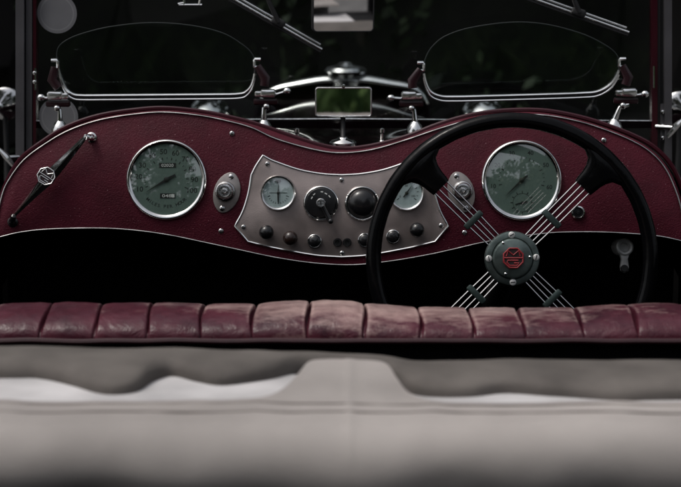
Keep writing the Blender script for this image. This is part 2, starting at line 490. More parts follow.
for i, (x, lab) in enumerate([(-3.8, 'second-row bush behind the hedge, left of the left pillar'), (-2.1, 'second-row bush behind the hedge, beyond the left small windscreen'), (-.6, 'second-row bush behind the hedge, beyond the left headlamp'), (.9, 'second-row bush behind the hedge, beyond the right headlamp'), (2.3, 'second-row bush behind the hedge, beyond the right small windscreen'), (3.9, 'second-row bush behind the hedge, right of the right pillar')]):
    bush(x, 10.3, 2.6, 1.3, lab)
GF = 'trees added to shade the hedge ahead of the car'  # crowns added overhead to keep skylight off the hedge
tree(-3.4, 8.9, 0, 7, (2.1, 6.5, 3.3), 'tall tree added to shade the hedge ahead, left of the bonnet', GF, 85, 80, .14, leaf_m)
tree(0.5, 9.3, 0, 7.5, (2.1, 7.0, 3.4), 'tall tree added to shade the hedge straight ahead of the bonnet', GF, 85, 80, .14, leaf_m)
tree(4.4, 8.9, 0, 7, (2.1, 6.5, 3.3), 'tall tree added to shade the hedge ahead, right of the bonnet', GF, 85, 80, .14, leaf_m)
tree(-6.6, 6.0, 0, 7, (.6, 7.0, 2.9), 'dense tree added on the left to darken reflections, ahead of the left front wing', 'trees added beside the car', 110, 80, .14, leaf_m)  # side trees added to cut bright sky reflections on the bonnet
tree(6.6, 6.0, 0, 7, (.6, 7.0, 2.9), 'dense tree added on the right to darken reflections, ahead of the right front wing', 'trees added beside the car', 110, 80, .14, leaf_m)
for x, h, lab in [(-6.4, 2.6, 'bush added on the bank behind the car, leftmost of the row'), (-4.2, 2.2, 'bush added on the bank under the tall tree with the broken crown'), (-2.0, 2.5, 'bush added on the bank between the tall and the slim tree'), (.3, 2.1, 'bush added on the bank just right of the slim tree'), (2.6, 2.3, 'bush added on the bank between the short and the bushy tree'), (4.9, 2.2, 'bush added on the bank under the bushy tree'), (7.0, 2.6, 'bush added on the bank behind the car, rightmost of the row')]:
    bush(x, -12.6, h, 1.4, lab, bank_z(x, -12.6) - .05, 'bushes added on the bank behind the car')  # row added to block the sky gap under the crowns in dial reflections
GB = 'trees on the bank behind the car'
for x, y, h, cr_, n_, lab in [
        (-6.6, -8.6, 8, (1.0, 8.5, 3.0), 120, 'wide tree on the bank behind the car, leftmost of the row'),
        (-3.1, -10.4, 8, (1.1, 8.6, 2.3), 62, 'tall tree with broken crown on the bank, mirrored in the speedometer glass'),
        (-0.8, -11.2, 7, (1.2, 7.0, 1.7), 40, 'slim tree on the bank straight behind the car'),
        (1.7, -10.7, 5, (1.0, 4.9, 1.7), 75, 'short tree on the bank, mirrored low in the right dial glass'),
        (4.2, -10.3, 5, (1.0, 5.7, 2.0), 90, 'bushy tree on the bank, right of the short tree'),
        (7.4, -8.6, 7, (1.0, 7.0, 2.9), 120, 'wide tree on the bank behind the car, rightmost of the row')]:
    tree(x, y, bank_z(x, y), h, cr_, lab, GB, n_, 75, .13)

# ================================================================== the car: body, bonnet, radiator, lamps
car = thing('vintage_car', 'open vintage car body in dark maroon with black interior and chrome radiator', 'car', (0, 2.6, 0))
LIP = [(-46, 300), (-26, 262), (-10, 235), (-2, 212), (5, 187), (20, 160), (44, 141), (68, 126.5), (101, 115.5), (142, 109.5), (169, 108.5), (203, 112), (230, 117.5), (254, 123.5), (288, 135), (321, 145.5), (345, 148.8), (372, 146), (406, 137), (440, 124), (475, 114.5), (511, 110.5), (546, 111), (581, 117.5), (610, 126.5), (635, 136.5), (652, 146), (668, 161), (680, 182), (690, 212), (698, 235), (712, 262), (730, 300)]
lip = spline(LIP, 4)
n_l = len(lip)
lipW = [pt(p[0], p[1], 2.79) for p in lip]
# scuttle: lofted from the double-humped dash lip to the flatter bonnet line
def bonnet_sec(Y, half, ztop, drop, n):
    out = []
    for i in range(n):
        a = math.pi * (1 - i / (n - 1)); c, s_ = math.cos(a), math.sin(a)
        x = half * (abs(c) ** .62) * (1 if c > 0 else -1)
        z = ztop - drop + drop * (abs(s_) ** .75)
        out.append(Vector((x, Y, z)))
    return out
secB = bonnet_sec(3.24, .44, 1.012, .42, n_l)
secR = bonnet_sec(4.02, .165, 1.000, .40, n_l)
g = MB()
def loft(g, A, B, steps, ease=True):
    rows = []
    for k in range(steps + 1):
        t = k / steps; e = t * t * (3 - 2 * t) if ease else t
        rows.append([Vector((a.x + (b.x - a.x) * t, a.y + (b.y - a.y) * t, a.z + (b.z - a.z) * e)) for a, b in zip(A, B)])
    vs = [p for r in rows for p in r]; n = len(A); fs = []
    for k in range(steps):
        for i in range(n - 1): fs.append((k * n + i, k * n + i + 1, (k + 1) * n + i + 1, (k + 1) * n + i))
    g.add(vs, fs)
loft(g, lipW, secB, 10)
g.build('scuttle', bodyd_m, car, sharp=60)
g = MB(); g.tube(lipW[2:-2], .0042, 8); g.build('scuttle_lip', body_m, car)
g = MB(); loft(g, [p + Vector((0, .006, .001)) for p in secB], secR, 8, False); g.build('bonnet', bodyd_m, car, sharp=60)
g = MB(); g.tube([Vector((0, 3.25, 1.016)), Vector((0, 4.0, 1.026))], .004, 8); g.build('bonnet_hinge', chrome2_m, car)
# radiator shell: chrome surround with a gently arched crown
g = MB()
crown = [at(px, py, 4.05) for px, py in [(258, 104), (266, 94), (278, 88), (300, 83.5), (322, 80), (345, 79), (368, 80), (390, 83.5), (410, 87), (421, 93), (428, 104)]]
cr = spline(crown, 6); nc = len(cr) - 1
g.tube(cr, [.0025 + .0085 * math.sin(math.pi * i / nc) ** .8 for i in range(nc + 1)], 12, flat=((0, 1, 0), 2.0))
rad = g.build('radiator_shell', bright_m, car)
g = MB()
for p, q in ((crown[0], -1), (crown[-1], 1)): g.tube([p, p + Vector((q * .012, 0, -.12)), p + Vector((q * .012, 0, -.5))], [.005, .012, .012], 8)
g.prism([(cr[0].x, .45), (cr[-1].x, .45)] + [(p.x, p.z - .004) for p in reversed(cr)], -4.075, -4.05, 0, Matrix(((1, 0, 0, 0), (0, 0, -1, 0), (0, 1, 0, 0), (0, 0, 0, 1))))
g.build('radiator_core', bodyd_m, car)
g = MB(); T = Matrix.Translation(at(346, 76, 4.05))
g.lathe([(0, -.03), (.035, -.03), (.035, -.012), (.022, -.008), (.022, .004), (.045, .006), (.05, .012), (.045, .02), (.02, .026), (.014, .032), (0, .034)], 24, M=T)
g.build('filler_cap', chrome2_m, rad)
# headlamps: chrome bullet shells beside the radiator
def headlamp(px, py, Y, r):
    c = at(px, py, Y); g = MB()
    Mx = Matrix.Translation(c) @ Matrix.Rotation(R(-90), 4, 'X')
    prof = [(0, -r * 1.15), (r * .18, -r * 1.12), (r * .45, -r * .95), (r * .7, -r * .68), (r * .88, -r * .32), (r * .96, 0), (r, .02), (r * 1.05, .03), (r * 1.05, .05), (r * .98, .06), (0, .075)]
    g.lathe(prof, 32, M=Mx); o = g.build('headlamp', chrome_m, car)
    g = MB(); g.tube([c + Vector((0, 0, -r)), c + Vector((0, .02, -.35))], .016, 8); g.build('bracket', bodyd_m, o)
headlamp(208, 123, 3.95, .055)
headlamp(484, 123, 3.95, .055)
# front wings with side lamps
for sg in (-1, 1):
    g = MB()
    def wing(u, v, sg=sg):
        y = 3.0 + 1.5 * u; zc = .38 + .50 * math.sin(math.pi * min(1, max(0, (u * .8 + .16))))
        x = .44 + .34 * v
        return Vector((sg * x, y, zc - .16 * (abs(v - .45) * 1.7) ** 2))
    g.grid(wing, 20, 10); g.build('front_wing', bodyd_m, car)
def side_lamp(px, py, Y):
    c = at(px, py, Y); g = MB(); r = .030
    Mx = Matrix.Translation(c) @ Matrix.Rotation(R(-90), 4, 'X')
    g.lathe([(0, -.075), (r * .3, -.068), (r * .7, -.04), (r, 0), (r * 1.12, .004), (r * 1.12, .016), (r, .02), (r * .6, .034), (0, .04)], 24, M=Mx)
    o = g.build('side_lamp', chrome_m, car)
    g = MB(); g.tube([c + Vector((0, 0, -r * .8)), c + Vector((0, .0, -.08)), c + Vector((0, 0, -.16))], [.006, .005, .007], 10); g.build('stalk', rubber_m, o)
side_lamp(5, 104, 3.55)
side_lamp(680, 108, 3.55)
# tub: sides, floor, bulkhead, tail
for sg in (-1, 1):
    g = MB(); g.box((sg * .575, 2.0, .58), (.03, 1.62, .62)); g.build('side_panel', carpet_m, car)
g = MB(); g.box((0, 2.25, .27), (1.12, 2.1, .02)); g.build('floor_board', carpet_m, car)
bulk = MB(); bulk.box((0, 2.86, .60), (1.12, .012, .64)); bulk.build('bulkhead', carpet_m, car)
g = MB(); g.box((0, 1.225, .56), (1.12, .03, .58)); g.build('tail_panel', black_m, car)
g = MB(); g.box((0, 1.53, .84), (1.11, .56, .02)); g.build('luggage_deck', black_m, car)
# dip lever on the black panel below the dashboard
M = Matrix.Identity(4)
lv = MB()
kc = pt(624.6, 247, 2.80)
Mk = frame(624.6, 247, 2.80); s2 = K * 2.80
def scaled(prof, s): return [(r * s, z * s) for r, z in prof]
lv.lathe(scaled([(0, -30), (8.8, -30), (9.0, 0), (8.6, 2.5), (7.2, 3.6), (5.4, 3.0), (4.4, 1.0), (4.2, -4), (0, -4)], s2), 28, M=Mk)
lv.prism([(x * s2, y * s2) for x, y in [(-4.5, -20), (-3.4, -24), (0, -26), (3.4, -24), (4.2, -20), (3.2, -12), (5.5, -5), (-5.5, -5), (-3.4, -12)]], -4 * s2, 1.5 * s2, .9 * s2, Mk)
lo = lv.build('dip_switch', alu_m, car)
g = MB(); g.lathe(scaled([(0, 3.2), (3.2, 3.2), (3.9, 2), (3.9, 1.2)], s2), 18, (0, 0, 0), Mk @ Matrix.Translation((-.4 * s2, -21.5 * s2, 0))); g.build('stud', rubber_m, lo)
g = MB(); q = Vector((-.560, 2.54, .0)); q.z = pt(0, 272, 2.6).z
g.tube([q, q + Vector((.03, 0, 0)), q + Vector((.047, -.01, -.002)), q + Vector((.052, -.035, -.006))], [.009, .006, .006, .0045], 10); g.ball(q + Vector((.052, -.037, -.006)), .0065, 12)
g.build('door_latch', chrome_m, car)
# small chrome washer jets on the scuttle
for px in (297, 382):
    b = at_z(px, 143.5, 1.022); g = MB()
    g.lathe([(0, -.01), (.005, -.01), (.005, .004), (.0028, .006), (.0028, .016), (.0045, .018), (.004, .024), (0, .026)], 12, b)
    g.build('washer_jet', chrome_m, car)

# ================================================================== windscreen: pillars, glass, rails, wipers
YW = 2.97
wz = thing('windscreen', 'upright flat windscreen in grey pillars with two chrome wipers above the dashboard', 'windscreen', (0, YW, .95))
def slab(g, pts, y0, y1):
    """polygon of world (x, z) points between two y planes"""
    M = Matrix(((1, 0, 0, 0), (0, 0, -1, 0), (0, 1, 0, 0), (0, 0, 0, 1)))
    g.prism([(p.x, p.z) for p in pts], -y1, -y0, 0, M)
def bar(g, x0, x1, ytop, ybot, Y, th):
    slab(g, [at(x0, ybot, Y), at(x1, ybot, Y), at(x1, ytop, Y), at(x0, ytop, Y)], Y, Y + th)
for side, defs in (('l', ((15.5, 24, -90, 158, 0), (26, 32, -90, 150, .008))), ('r', ((665, 672, -90, 166, 0),))):
    g = MB().mat(pillar_m)
    for x0, x1, a, b, off in defs: bar(g, x0, x1, a, b, YW - .02 + off, .03)
    if side == 'r': g.mat(pillar_m); bar(g, 660.5, 664.6, 104, 140, YW - .012, .02)
    p = g.build('pillar', None, wz)
    g = MB()
    if side == 'l': bar(g, 33, 36, -90, 150, YW - .012, .024)
    else: bar(g, 652, 657.5, -90, 152, YW - .012, .024)
    g.build('inner_channel', body_m, p)
    g = MB()
    if side == 'l': bar(g, 24, 26, -90, 154, YW - .004, .02); bar(g, 32, 33, -90, 150, YW - .006, .018)
    else: bar(g, 657.6, 660.4, -90, 156, YW - .008, .02); bar(g, 660.6, 665, -90, 103, YW - .004, .02)
    g.build('seal', rubber_m, p)
    g = MB()
    if side == 'l':
        for py in (): g.lathe([(0, -.004), (.004, -.004), (.004, .004), (.002, .006), (0, .006)], 10, M=Matrix.Translation(at(35, py, YW - .016)) @ Matrix.Rotation(R(90), 4, 'X'))
        g.tube([at(35.2, 68, YW - .016), at(35.2, 90, YW - .016)], .0016, 6)
    else:
        g.tube([at(654, 66, YW - .016), at(654, 88, YW - .016)], .0016, 6)
    g.build('catch', chrome_m, p)
    for x_, py in (((35, 73), (35, 82)) if side == 'l' else ((662.5, 112), (662.5, 126), (662.5, 138))):
        g = MB(); g.lathe([(0, -.004), (.0035, -.004), (.0035, .003), (0, .005)], 10, M=Matrix.Translation(at(x_, py, YW - .014)) @ Matrix.Rotation(R(90), 4, 'X')); g.build('screw', chrome_m, p)
    # wing nut of the folding screen, outside the pillar
    g = MB(); c = at(6 if side == 'l' else 676, 158 if side == 'l' else 128, YW - .03)
    sg = -1 if side == 'l' else 1
    g.tube([c, c + Vector((-sg * .03, .02, 0))], .0045, 10)
    g.tube([c + Vector((sg * .012, 0, .016)), c + Vector((0, 0, .003)), c + Vector((-sg * .014, 0, -.016))], [.003, .006, .003], 8)
    g.build('wing_nut', chrome_m, p)
g = MB(); slab(g, [at(36.2, 150, YW), at(652, 150, YW), at(652, -90, YW), at(36.2, -90, YW)], YW, YW + .004)
g.build('glass', screen_m, wz)
g = MB(); g.tube([at(36, 121, YW), at(250, 119.6, YW), at(343, 119, YW), at(440, 119.8, YW), at(652, 121, YW)], .0018, 8); g.build('lower_rail', chrome2_m, wz)
g = MB(); slab(g, [at(36, 128, YW), at(652, 128, YW), at(652, 121, YW), at(36, 121, YW)], YW - .004, YW + .008); g.build('rail_seal', bodyd_m, wz)
def wiper(x0, y0, x1, y1, fx, ends):
    A = at(x0, y0, YW - .02); B = at(x1, y1, YW - .02); d = (B - A).normalized(); nrm = Vector((-d.z, 0, d.x))
    if nrm.z < 0: nrm = -nrm
    g = MB(); g.tube([A, B], .0024, 10); g.tube([A + nrm * .0064, A + (B - A) * .97 + nrm * .0060], .0017, 10)
    o = g.build('wiper', bright_m, wz)
    g = MB(); g.tube([A - nrm * .0045 + Vector((0, .004, 0)), B - nrm * .0045 + Vector((0, .004, 0))], .0028, 6, flat=((0, 1, 0), 2)); g.build('rubber_blade', rubber_m, o)
    m_ = A + (B - A) * fx + nrm * .004; ang = math.atan2(d.z, d.x)
    g = MB(); g.box(m_ + Vector((0, -.006, 0)), (.024, .013, .012), Matrix.Rotation(R(90), 3, 'X').to_4x4() @ Matrix.Rotation(ang, 4, 'Z'), .003)
    g.tube([m_ + Vector((0, -.010, 0)), m_ + Vector((-.022, -.016, .05)), m_ + Vector((-.07, -.014, .20))], [.0045, .0035, .0045], 8)
    g.build('wiper_arm', rubber_m, o)
wiper(214, -12, 322, 49.5, .585, 0)
wiper(500, -13, 629, 32.5, .60, 0)
g = MB()
for a, b in (((179, 5), (202, 5)), ((184, 5), (184, -4)), ((199, 5), (200.5, -4)), ((178, 4), (184, 3))): g.tube([at(*a, YW - .012), at(*b, YW - .012)], .0022, 8)
g.build('wiper_bracket', chrome_m, wz)
# two round papers stuck on the glass
for (px, py, r, lab) in ((57, 13.5, 19.5, 'round grey paper disc stuck high on the windscreen by the left pillar'), (58.5, 117, 19.5, 'round grey paper disc stuck low on the windscreen behind the chrome screen bracket')):
    c = at(px, py, YW - (.0062 if py > 60 else .0016)); g = MB(); s = K * 3.0
    Mx = Matrix.Translation(c) @ Matrix.Rotation(R(90), 4, 'X')
    g.mat(paper_m).lathe(scaled([(0, -.4), (r, -.4), (r, .3), (r * .86, .35)], s), 48, M=Mx)
    g.mat(paper2_m).lathe(scaled([(r * .86, .35), (r * .80, .36)], s), 48, M=Mx)
    g.mat(paper_m).lathe(scaled([(r * .80, .36), (0, .36)], s), 48, M=Mx)
    tag(g.build('paper_disc', None, None), lab, 'paper disc', 'round papers on the windscreen')

# ================================================================== small racing screens on the scuttle
YA = 2.85
def aero(arc, bar_pts, brackets, label):
    """arc: top outline pixels left to right; bar_pts: bottom frame pixels; brackets: (clip, block, knob, base, side)"""
    base = at((arc[0][0] + arc[-1][0]) / 2, 100, YA)
    t = thing('racing_screen', label, 'racing screen', base, group='small racing screens on the scuttle')
    top = spline([at(x, y, YA) for x, y in arc], 6); low = spline([at(x, y, YA) for x, y in bar_pts], 6)
    g = MB(); slab(g, low + list(reversed(top)), YA - .002, YA + .002); g.build('glass', aero_m, t, sharp=30)
    g = MB(); g.tube(top, .0011, 6); g.build('glass_edge', alu_m_edge, t)
    g = MB(); off = Vector((0, -.004, .0034))
    g.tube([p + off for p in low[3:-3]], .0023, 8); g.tube([p - Vector((0, .004, .0036)) for p in low[3:-3]], .0019, 8)
    fr = g.build('lower_frame', bright_m, t)
    g = MB(); g.tube([p + Vector((0, -.001, 0)) for p in low[1:-1]], .0026, 8, flat=((0, 1, 0), .9)); g.build('frame_channel', rubber_m, fr)
    for clip, block, knob, foot, sg in brackets:
        g = MB(); c = at(*clip, YA - .006); b = at(*block, YA - .008); k = at(*knob, YA - .008); f = at(*foot, YA - .004)
        g.tube([c + Vector((0, 0, -.004)), (c + b) / 2 + Vector((sg * .004, 0, 0)), b + Vector((sg * -.006, 0, .012))], [.006, .0085, .0075], 10, flat=((0, 1, 0), .6))
        br = g.build('bracket', bodyd2_m, t)
        g = MB(); w = .0052
        g.tube([c + Vector((sg * w, 0, w * 1.3)), c + Vector((-sg * w * .8, 0, w * 1.3)), c + Vector((-sg * w, 0, w)), c + Vector((-sg * w, 0, -w)), c + Vector((sg * w * .7, 0, -w * 1.4))], .0029, 8)
        g.build('clip', bright_m, br)
        g = MB(); g.box(b, (.026, .014, .013), Matrix.Rotation(R(90), 4, 'X') @ Matrix.Rotation(0, 4, 'Z'), .003)
        g.box(b + Vector((sg * -.016, 0, -.001)), (.012, .010, .010), Matrix.Rotation(R(90), 4, 'X'), .002)
        g.build('hinge_block', bright_m, br)
        g = MB(); g.tube([b + Vector((sg * -.018, 0, -.002)), (b + k) / 2 + Vector((0, 0, -.003)), k], [.003, .0025, .003], 8); g.ball(k, .0062, 14, (1.15, 1, .95)); g.build('knob', chrome_m, br)
        g = MB(); g.box((b + Vector((sg * -.004, .004, -.014))), (.040, .010, .010), Matrix.Rotation(R(90), 4, 'X'), .002); g.build('hinge_plate', bodyd2_m, br)
        g = MB(); g.tube([b + Vector((0, .004, -.020)), b * .55 + f * .45 + Vector((-sg * .004, 0, 0)), f + Vector((0, 0, .006))], [.005, .0036, .0055], 10)
        g.ball(b * .6 + f * .4, .0062, 12); g.lathe([(0, .012), (.006, .010), (.011, .004), (.014, -.004), (.014, -.02), (0, -.02)], 16, f)
        g.build('stand', chrome_m, br)
alu_m_edge = mat('ground_glass_edge', (.025, .03, .03), .45, 0, var=.2, spec=.2)
aero([(57, 62), (57.5, 50), (64, 42), (80, 34.5), (110, 27), (150, 23), (190, 25.5), (222, 33), (242, 44.5), (252, 54), (256, 66)],
     [(57, 62), (60, 76), (66, 90), (73, 96), (82, 97.5), (110, 97.4), (160, 97), (210, 96.6), (238, 96), (247, 93), (253, 84), (256, 66)],
     [((54.5, 64.5), (55, 95.5), (41, 97.5), (60, 127), -1), ((257.5, 63.5), (268, 93.5), (287, 91), (264, 126), 1)],
     'small arched glass racing screen on chrome brackets, in front of the passenger side')
aero([(423, 68), (427, 55), (434, 45), (446, 36), (470, 28), (511, 22.5), (546, 24.5), (581, 33.6), (604, 44.5), (616, 54), (621, 66)],
     [(423, 68), (425, 82), (430, 93), (440, 98), (455, 98.8), (490, 98), (540, 96.6), (580, 95.2), (597, 93.5), (609, 87), (616, 78), (621, 66)],
     [((420.5, 67), (409, 95.5), (391, 98), (415, 127.5), -1), ((622.5, 63), (629, 92.5), (645, 94), (614, 125), 1)],
     'small arched glass racing screen on chrome brackets, above the steering wheel')

# ================================================================== mirrors
def mirror_frame(px, py, Y, target):
    m = at(px, py, Y); n = ((CAM - m).normalized() + (Vector(target) - m).normalized()).normalized()
    x = Vector((0, 0, 1)).cross(n).normalized(); y = n.cross(x)
    M = Matrix.Identity(4)
    for i in range(3): M[i][0] = x[i]; M[i][1] = y[i]; M[i][2] = n[i]
    M.translation = m; return M
def rrect(w, h, r, n=5):
    out = []
    for cx, cy, a0 in ((w - r, -h + r, -90), (w - r, h - r, 0), (-w + r, h - r, 90), (-w + r, -h + r, 180)):
        for k in range(n + 1):
            a = R(a0 + 90 * k / n); out.append((cx + r * math.cos(a), cy + r * math.sin(a)))
    return out
def mirror(name, label, px, py, Y, hw, hh, rad_, target, stem_m):
    M = mirror_frame(px, py, Y, target); t = thing(name, label, 'mirror', M=M, group='mirrors above the dashboard')
    g = MB(); g.prism(rrect(hw + .0025, hh + .0025, rad_ + .002), -.012, -.0005, 0); g.build('housing', rubber_m, t)
    g = MB(); g.prism(rrect(hw, hh, rad_), -.0004, .0016, 0); g.build('mirror_glass', mirror_m, t, smooth=False)
    g = MB(); g.tube([Vector((x, y, .0012)) for x, y in rrect(hw + .001, hh + .001, rad_ + .001)], .0014, 6, closed=True); g.build('mirror_frame', stem_m, t)
    return t
s = K * 2.95
t = mirror('rear_view_mirror', 'rectangular rear view mirror hanging at the top, reflecting the folded canvas top', 343.5, 4, 2.93, 29.5 * s, 26.5 * s, .006, (1.75, -3.3, -.10), rubber_m)
g = MB(); g.tube([Vector((0, .0, -.012)), Vector((0, .02, -.03)), Vector((0, .06, -.034)), Vector((0, .16, -.03))], [.008, .006, .006, .006], 10); g.build('stem', rubber_m, t)
YM = at_z(343, 143, 1.02).y
s = K * YM
t = mirror('scuttle_mirror', 'small rectangular mirror on a short black post on the scuttle, reflecting green grass', 343.5, 102, YM, 27 * s, 13.5 * s, .003, (0.1, -10.5, -.12), chrome2_m)
Mi = t.matrix_world.copy(); Mi = Matrix(Mi)
Minv = mirror_frame(343.5, 102, YM, (0.1, -10.5, -.12)).inverted()
b = at_z(343, 144, 1.020)
g = MB(); g.tube([Minv @ (at(343, 113, YM) + Vector((0, .012, 0))), Minv @ (at(343, 128, YM) + Vector((0, .008, 0))), Minv @ (b + Vector((0, 0, .004)))], .0042, 10); g.build('post', rubber_m, t)
g = MB(); g.lathe([(0, .012), (.007, .011), (.010, .008), (.019, .006), (.022, .003), (.022, -.008), (0, -.008)], 28, M=Minv @ Matrix.Translation(b)); g.build('base', chrome_m, t)
g = MB(); g.lathe([(0, .004), (.003, .003), (.003, -.004), (0, -.004)], 10, (0, 13.5 * s + .004, 0)); g.build('pivot_screw', chrome_m, t)

# ================================================================== dashboard
D0 = 2.75; S = K * D0
dash = thing('dashboard', 'maroon double-humped dashboard with round chrome-rimmed dials and a grey instrument panel', 'dashboard', M=frame(340.5, 243.5, D0))
def d2(px, py): return (px - 340.5, 243.5 - py)
def dz(px, py, z=0): x, y = d2(px, py); return Vector((x, y, z))
TOP = [(-4, 238), (-3.5, 224), (2, 196), (9, 180), (24, 160), (46, 143.5), (70, 130), (102, 119.5), (142, 113.5), (169, 112.5), (202, 116), (229, 121.5), (252, 128), (276, 139), (314, 149.7), (341, 153), (372, 149.8), (406, 140), (440, 128.5), (475, 119), (511, 115), (546, 115.5), (580, 122), (608, 131), (632, 141), (650, 152), (664, 167), (674, 187), (681, 210), (684, 241.5)]
BOT = [(684, 241.5), (664, 237), (643, 234.5), (610, 232.4), (576, 232), (544, 233.5), (490, 241), (452, 249.5), (429, 254.5), (391, 261), (353, 264.8), (314, 263), (276, 257.5), (238, 249.5), (203, 242), (169, 235), (135, 230.3), (101, 228.2), (51, 229), (20, 232.3), (-4, 238)]
top2 = spline(TOP, 5); bot2 = spline(BOT, 5)
poly = [d2(*p) for p in (bot2[:-1] + top2[:-1])]
poly = list(reversed([d2(*p) for p in (list(top2[:-1]) + list(bot2[:-1]))]))
g = MB(S); g.prism(poly, -16, 0, 1.2); g.build('fascia', dash_m, dash, sharp=30)
g = MB(S); g.tube([dz(p[0], p[1], .6) for p in top2], .85, 8); g.build('top_bead', trim_m, dash)
g = MB(S); g.tube([dz(p[0], p[1], .4) for p in bot2], .75, 8); g.build('lower_bead', trim_m, dash)

def resample(P, n):
    P = [Vector((p[0], p[1])) for p in P]; L_ = [0]
    for a, b in zip(P, P[1:]): L_.append(L_[-1] + (b - a).length)
    out = []; k = 0
    for i in range(n):
        q = L_[-1] * i / (n - 1)
        while k < len(P) - 2 and L_[k + 1] < q: k += 1
        out.append(P[k] + (P[k + 1] - P[k]) * ((q - L_[k]) / max(1e-9, L_[k + 1] - L_[k])))
    return out
lipc = [p for p in spline(LIP, 6) if p.y <= 236 and -12 < p.x < 702]
ta = resample(top2, 120); tb = resample(lipc, 120)
g = MB(S); stp = 6; vs = []; fs = []
for k in range(stp + 1):
    t_ = k / stp
    for p, q in zip(ta, tb):
        r_ = p + (q - p) * t_; x, y = d2(r_.x, r_.y)
        vs.append(Vector((x, y, -1.5 - 22 * t_ ** 1.6 + 3.5 * math.sin(math.pi * t_))))
for k in range(stp):
    for i in range(119): fs.append((k * 120 + i, k * 120 + i + 1, (k + 1) * 120 + i + 1, (k + 1) * 120 + i))
g.add(vs, fs); g.build('padded_edge', dash_m, dash, sharp=80)
def screw(px, py, r, parent, z=0, m=chrome2_m, a=.6):
    g = MB(S); c = dz(px, py, z)
    g.mat(m).lathe([(r, -1), (r, .3), (r * .85, .9), (r * .5, 1.25), (0, 1.35)], 16, c)
    g.mat(ink_m).box(c + Vector((0, 0, 1.28)), (r * 1.3, r * .22, .3), Matrix.Rotation(a, 4, 'Z'))
    return g.build('screw', None, parent)
for px, py in ((232, 133.5), (221, 231), (464.5, 232.6), (603.8, 140.3)): screw(px, py, 2.7, dash, a=rnd.uniform(0, 3))

def gauge(name, px, py, r, dm, draw, needle, glass_h, lab, z=0, face=None):
    """dial with printed marks; sub-parts bezel, needle, glass"""
    c = dz(px, py, z); f = face or r * .885
    g = MB(S); g.mat(dm).lathe([(f + .6, -2.0), (f + .6, 1.2), (0, 1.2)], 64, c)
    draw(g, c + Vector((0, 0, 1.28)))
    o = g.build(name, None, dash); o['label'] = lab
    g = MB(S)
    w = r - f
    g.mat(chrome_m).lathe([(r, -1.2), (r + .25, .8), (r + .1, 2.2), (r - w * .15, 3.6), (r - w * .38, 4.3), (r - w * .6, 4.2), (r - w * .82, 3.7), (f, 2.9), (f - .25, 2.6), (f - .3, .9)], 96, c)
    g.build('bezel', None, o)
    if needle: needle(c + Vector((0, 0, 2.1)), o)
    g = MB(S); n = 8
    g.lathe([(f - .25, 2.6)] + [((f - .25) * math.cos(math.pi / 2 * i / n), 2.6 + glass_h * math.sin(math.pi / 2 * i / n)) for i in range(1, n)] + [(0, 2.6 + glass_h)], 64, c) if False else \
        g.lathe([((f - .25) * (1 - i / n), 2.6 + glass_h * (1 - (1 - i / n) ** 2)) for i in range(n)] + [(0, 2.6 + glass_h)], 64, c)
    g.build('glass', glass_m, o, sharp=80)
    return o
def pointer(tip, tail, width, hubr):
    """needle between two offsets (px) from the pivot"""
    def make(c, o):
        g = MB(S); t = Vector((*tip, 0)); l = Vector((*tail, 0)); d = (t - l).normalized(); nn = Vector((-d.y, d.x, 0))
        P = [t, l * .25 + nn * width, l + nn * width * .7, l - nn * width * .7, l * .25 - nn * width]
        Pz = list(reversed(P)) if (P[1] - P[0]).cross(P[2] - P[1]).z < 0 else P
        T = Matrix.Translation(c)
        g.prism([(p.x, p.y) for p in Pz], -.2, .25, 0, T)
        g.lathe([(hubr, -.8), (hubr, .5), (hubr * .6, .9), (0, .95)], 20, c)
        g.build('needle', ink_m, o)
    return make
def polar(c, a, r): return c + Vector((math.cos(R(a)) * r, math.sin(R(a)) * r, 0))
def ticks(g, c, a0, a1, n, r0, r1, w, big=0, rb=0):
    for i in range(n + 1):
        a = a0 + (a1 - a0) * i / n; q = rb if big and i % big == 0 else r0
        m_ = (q + r1) / 2
        g.box(polar(c, a, m_), (r1 - q, w if not (big and i % big == 0) else w * 1.7, .06), Matrix.Rotation(R(a), 4, 'Z'))
def draw_speedo(g, c):
    g.mat(ink_m)
    for i, (t, a) in enumerate(zip(('10', '20', '30', '40', '50', '60', '70', '80', '90', '100'), (200, 174, 149, 122, 96, 71, 47, 22, 0, -23))):
        g.text(t, 7.2, polar(c, a, 28.0), 0, 1.05)
    ticks(g, c, 200, -23, 18, 20.6, 22.4, .5, 2, 19.6)
    for i, ch in enumerate('MILES PER HOUR'):
        a = 227 + i * (313 - 227) / 13
        if ch != ' ': g.text(ch, 4.6, polar(c, a, 27.0), R(a + 90))
    g.box(c + Vector((1, 14.2, .12)), (17, 4.6, .3)); g.box(c + Vector((1.2, -16.2, .12)), (15.2, 4.8, .3))
    g.mat(white_m); g.text('02020', 4.3, c + Vector((1, 14.2, .34)), 0, 1.15); g.text('048', 4.3, c + Vector((.4, -16.2, .34)), 0, 1.5)
    g.box(c + Vector((6.5, -16.2, .30)), (3.0, 3.4, .06))
